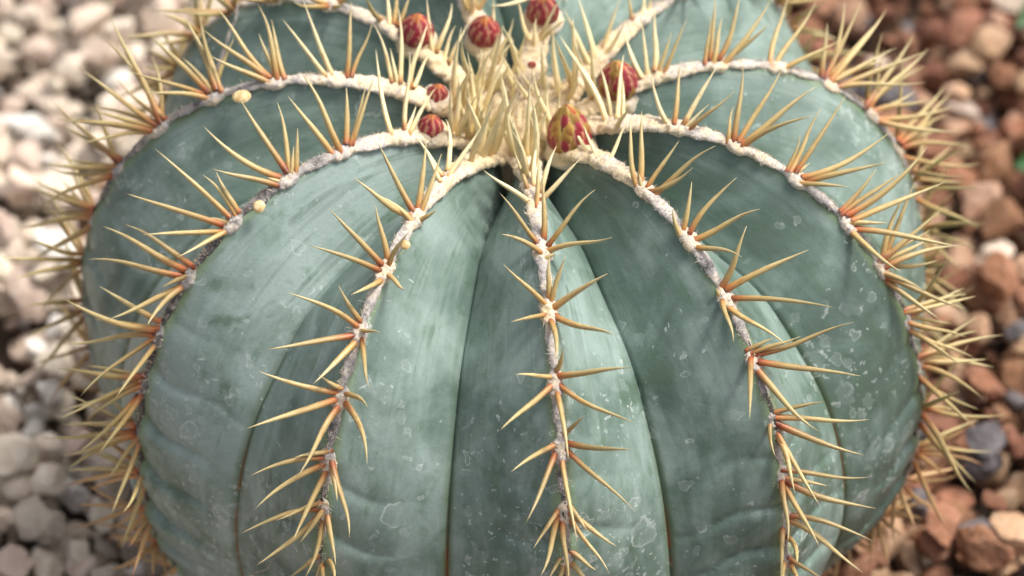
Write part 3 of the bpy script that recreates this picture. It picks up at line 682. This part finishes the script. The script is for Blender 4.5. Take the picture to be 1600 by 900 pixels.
disc('gland', 'E', 308, 54, 10, 9, M['gland'], 'cream yellow gland below the crest', -.004)
disc('fruit_scar', 'G', 831, 101, 7, 6, M['scar'], 'round dark red scar where a fruit came off', -.006)
disc('fruit_scar', 'H', 893, 124, 6, 8, M['scar'], 'dark oval scar in the wool', -.006)

# ------------------------------------------------------------------ dry fibres lying on the cactus
def fibre(pts, rad, label):
    P = [Vector(p) for p in pts]; ns = 7; v = []; fine = []
    for a in range(len(P)-1):
        p0, p1, p2, p3 = P[max(a-1, 0)], P[a], P[a+1], P[min(a+2, len(P)-1)]
        for q in range(6):
            t = q/6; fine.append(.5*((2*p1)+(p2-p0)*t+(2*p0-5*p1+4*p2-p3)*t*t+(3*p1-p0-3*p2+p3)*t**3))
    fine.append(P[-1]); nl = len(fine)
    for j, p in enumerate(fine):
        d = (fine[min(j+1, nl-1)]-fine[max(j-1, 0)]).normalized(); x = d.orthogonal().normalized(); y = d.cross(x)
        r = rad*(1-.75*j/(nl-1))*(1+.25*N3(j*.7, 2, 3))
        for i in range(ns): a = i/ns*2*math.pi; v.append(p+x*math.cos(a)*r+y*math.sin(a)*r*.6)
    f = grid_faces(ns, nl, True); f += [tuple(range(ns))[::-1], tuple(range((nl-1)*ns, nl*ns))]
    tag(mesh_obj('dry_fibre', v, f, M['fibre']), label, 'fibre')

# surface under a pixel, from the cactus ribs
dg = bpy.context.evaluated_depsgraph_get()
from mathutils.bvhtree import BVHTree
bv, bp = [], []
for o in RIBS.values():
    o0 = len(bv); bv += [v.co.copy() for v in o.data.vertices]; bp += [tuple(i+o0 for i in p.vertices) for p in o.data.polygons]
BVH = BVHTree.FromPolygons(bv, bp)
def hit(px, py, lift=0.):
    d = Vector(FW+RT*((px-W/2)/FPX)+UP*((H/2-py)/FPX)).normalized()
    h = BVH.ray_cast(Vector(CAM), d)
    return (h[0]+h[1]*lift*(1 if h[1].dot(d) < 0 else -1)) if h[0] else None
def hits(pts, lift):
    out = []; last = None
    for p in pts:
        h = hit(*p, lift)
        if h is None: h = Vector(at_depth(p[0], p[1], last))
        last = float(project(np.array(h))[2]); out.append(h)
    return out
fibre(hits([(341, 119), (350, 100), (360, 72), (365, 52), (374, 36), (378, 12), (384, -6)], .0022), .0011, 'grey curled dry fibre lying across the shoulder rib beside a cream gland')
fibre(hits([(402, 897), (404, 891), (422, 886), (430, 872), (441, 863)], .0016), .0005, 'thin bent pale fibre resting on the lower flank of the cactus')
f0 = np.array(hit(850, 484)); cam.dof.focus_distance = float(project(f0)[2])+.012

# ------------------------------------------------------------------ gravel: stones dropped one after another on a height field
def stone_geo(seed, sub):
    r = random.Random(seed); bm = bmesh.new(); bmesh.ops.create_icosphere(bm, subdivisions=sub, radius=1)
    planes = []
    for _ in range(r.randint(9, 14)):
        n = Vector((r.gauss(0, 1), r.gauss(0, 1), r.gauss(0, 1))).normalized(); planes.append((n, r.uniform(.46, .80)))
    sx, sy, sz = 1, r.uniform(.70, .95), r.uniform(.55, .80); off = r.uniform(0, 50)
    for v in bm.verts:
        p = v.co.copy()
        for n, d in planes:
            e = p.dot(n)-d
            if e > 0: p -= n*e*.95
        p *= 1.2+.13*noise.noise(p*1.5+Vector((off, 0, 0)))+.08*noise.noise(p*3.5+Vector((0, off, 0)))+.045*noise.noise(p*8+Vector((0, 0, off)))+.02*noise.noise(p*17+Vector((off, 0, off)))
        v.co = Vector((p.x*sx, p.y*sy, p.z*sz))
    bm.verts.ensure_lookup_table(); V = np.array([v.co[:] for v in bm.verts]); F = [tuple(v.index for v in f.verts) for f in bm.faces]; bm.free()
    return V, F
HI = [stone_geo(s, 4) for s in range(16)]; LO = [stone_geo(s, 2) for s in range(16)]; TINY = [stone_geo(s, 1) for s in range(16)]
KINDS = {'st_cream': ('cream pebble', 'pale cream pebble'), 'st_white': ('white pebble', 'chalky white pebble'), 'st_pink': ('pink pebble', 'pinkish tan pebble'),
 'st_red': ('red pebble', 'rough brick red pebble'), 'st_orange': ('orange pebble', 'light orange brown pebble'), 'st_grey': ('grey pebble', 'dark grey pebble'), 'st_blue': ('blue grey pebble', 'pale blue grey pebble')}
SMESH = {}
def smesh(var, kind):
    if (var, kind) not in SMESH:
        V, F = HI[var]; o = mesh_obj('pebble', V*.01, F, M[kind], smooth=False); SMESH[(var, kind)] = o.data; bpy.data.objects.remove(o)
    return SMESH[(var, kind)]
def pick_kind(x, y):
    k = x/.20+random.gauss(0, .22); q = random.random()
    if k < 0: return 'st_cream' if q < .58 else 'st_white' if q < .67 else 'st_pink' if q < .985 else 'st_orange'
    return 'st_red' if q < .58 else 'st_orange' if q < .91 else 'st_pink' if q < .935 else 'st_grey' if q < .985 else 'st_blue'
HF_N = 700; X0, X1, Y0, Y1 = -.46, .46, -.40, .60; CELL = .0020
nx, ny = int((X1-X0)/CELL), int((Y1-Y0)/CELL); HF = np.full((ny, nx), ZG-.010)
STONES = []
def drop(x, y, s, kind, keep_out=True):
    var = random.randrange(16); rot = Matrix.Rotation(random.uniform(0, 6.28), 3, 'Z') @ Matrix.Rotation(random.gauss(0, .35), 3, 'X') @ Matrix.Rotation(random.gauss(0, .35), 3, 'Y')
    A = np.array(rot); V = LO[var][0]@A.T*s
    ix = ((V[:, 0]+x-X0)/CELL).astype(int); iy = ((V[:, 1]+y-Y0)/CELL).astype(int)
    if ix.min() < 1 or iy.min() < 1 or ix.max() >= nx-1 or iy.max() >= ny-1: return
    low = V[:, 2] < 0; z = float(np.percentile(HF[iy[low], ix[low]]-V[low, 2], 78))
    if z-ZG > .030: return
    r = math.hypot(x, y)                 # keep clear of the bulging cactus body
    zz = z+s*.6; lim = .30 if zz < -.6*SC else .0
    tcos = min(1, max(-1, zz/(SC*.96))); body = SC*1.0*math.sqrt(max(0, 1-tcos*tcos)) if zz > -.80*SC else .0
    if r < body*.93+s*.55: return
    hi = ~low
    np.maximum.at(HF, (iy[hi], ix[hi]), V[hi, 2]+z)
    for dx, dy in ((1, 0), (-1, 0), (0, 1), (0, -1), (1, 1), (-1, -1)): np.maximum.at(HF, (iy[hi]+dy, ix[hi]+dx), V[hi, 2]+z-.0006)
    STONES.append((x, y, z, s, rot, var, kind))
def lay(spacing, smin, smax, prob):
    y = Y0; row = 0
    cand = []
    while y < Y1:
        x = X0+(row % 2)*spacing/2
        while x < X1:
            if random.random() < prob: cand.append((x+random.gauss(0, .22)*spacing, y+random.gauss(0, .22)*spacing))
            x += spacing
        y += spacing*.866; row += 1
    random.shuffle(cand)
    for x, y in cand:
        s = smin+(smax-smin)*random.random()**1.6
        drop(x, y, s, pick_kind(x, y))
lay(.0105, .0030, .0056, .9); lay(.0170, .0068, .0108, 1.); lay(.0180, .0060, .0120, .9); lay(.022, .0058, .0128, .5)
CEN = np.array([811., 497.])
score = []
for i, (x, y, z, s, rot, var, kind) in enumerate(STONES):
    q = project(np.array([x, y, z])); px = s/q[2]*FPX
    d = Vector((x, y, z+s*.5))-Vector(CAM); L = d.length; h = BVH.ray_cast(Vector(CAM), d.normalized(), L)
    vis = (-px < q[0] < 1600+px) and (-px < q[1] < 900+px) and h[0] is None
    score.append(px*(1+(z-ZG)*25) if vis else 0)
nvis = sum(1 for q in score if q > 0); order = sorted(range(len(STONES)), key=lambda i: -score[i]); INDS = set(i for i in order[:300] if score[i] > 0)
print('stones', len(STONES), 'in view', nvis)
gv, gf, gm = [], [], []; GK = list(KINDS)
for i, (x, y, z, s, rot, var, kind) in enumerate(STONES):
    if i in INDS:
        o = bpy.data.objects.new('pebble', smesh(var, kind)); COL.objects.link(o)
        mt = rot.to_4x4(); mt = Matrix.Translation((x, y, z)) @ mt @ Matrix.Diagonal((s*100, s*100, s*100, 1)); o.matrix_world = mt
        size = 'large' if s > .0102 else 'small' if s < .0075 else 'mid sized'
        ext = HI[var][0].max(0)-HI[var][0].min(0); form = 'flattish' if ext[2] < 1.02 else 'long' if ext[1] < 1.28 else 'chunky'
        rr = math.hypot(x, y); place = 'close under the cactus spines' if rr < .172 else 'lying on top of the gravel' if z-ZG > .014 else 'bedded deep in the gravel' if z-ZG < .0 else 'out in the open gravel'
        tag(o, f'{size} {form} {KINDS[kind][1]} {place}', 'pebble', KINDS[kind][0]+'s around the cactus')
    else:
        V, F = LO[var] if s > .0058 else TINY[var]; A = np.array(rot); P = V@A.T*s+np.array([x, y, z]); o0 = len(gv)
        gv += P.tolist(); gf += [tuple(q+o0 for q in f) for f in F]; gm += [GK.index(kind)]*len(F)
g = mesh_obj('gravel', gv, gf, None, None, smooth=False, mats=[M[k] for k in GK], fmat=gm); tag(g, 'loose cream and red brown gravel around the cactus', 'gravel', None, 'stuff')

# ------------------------------------------------------------------ small green plants at the edge of the bed
def leaf_plant(spots, label, base):
    root = bpy.data.objects.new('small_plant', None); COL.objects.link(root); root.location = base; LOC[root.name] = Vector(base); root.empty_display_size = .02
    tag(root, label, 'plant')
    for (tip, wd) in spots:
        b = Vector(base); t = Vector(tip); d = t-b; nl, nu = 12, 7; v = []; side = d.cross(Vector((0, -.6, .8))).normalized(); nn = side.cross(d).normalized()
        for lay_ in (0, 1):
            for j in range(nl):
                q = j/(nl-1); ww = wd*(math.sin(math.pi*q**.75)**.8+.04)
                for i in range(nu):
                    s = i/(nu-1)*2-1
                    v.append(b+d*q+Vector((0, 0, .25*d.length*math.sin(q*math.pi)))+side*s*ww+nn*(abs(s)*ww*.25-lay_*.0006))
        f = grid_faces(nu, nl); f2 = [tuple(x+nu*nl for x in reversed(q)) for q in f]
        mesh_obj('leaf', v, f+f2, M['leaf'], root)
def gp(px, py, z=.0): return tuple(ground_hit(px, py, ZG+z))
leaf_plant([(gp(1586, 258, .035), .011), (gp(1610, 350, .03), .010), (gp(1720, 220, .05), .012), (gp(1700, 330, .04), .010)], 'broad dark green leaves at the edge of the red gravel', gp(1655, 310, -.004))
leaf_plant([(gp(1588, 42, .03), .009), (gp(1640, -30, .04), .010), (gp(1680, 60, .04), .010)], 'small dark green plant behind the red gravel', gp(1650, 50, -.004))
leaf_plant([(gp(165, 8, .02), .007), (gp(140, -40, .03), .008), (gp(205, -30, .02), .006)], 'small green weed among the cream gravel', gp(178, -30, -.002))
leaf_plant([(gp(290, 12, .02), .008), (gp(352, 14, .02), .007), (gp(320, -50, .03), .009)], 'green weed close behind the cactus', gp(322, -22, -.002))
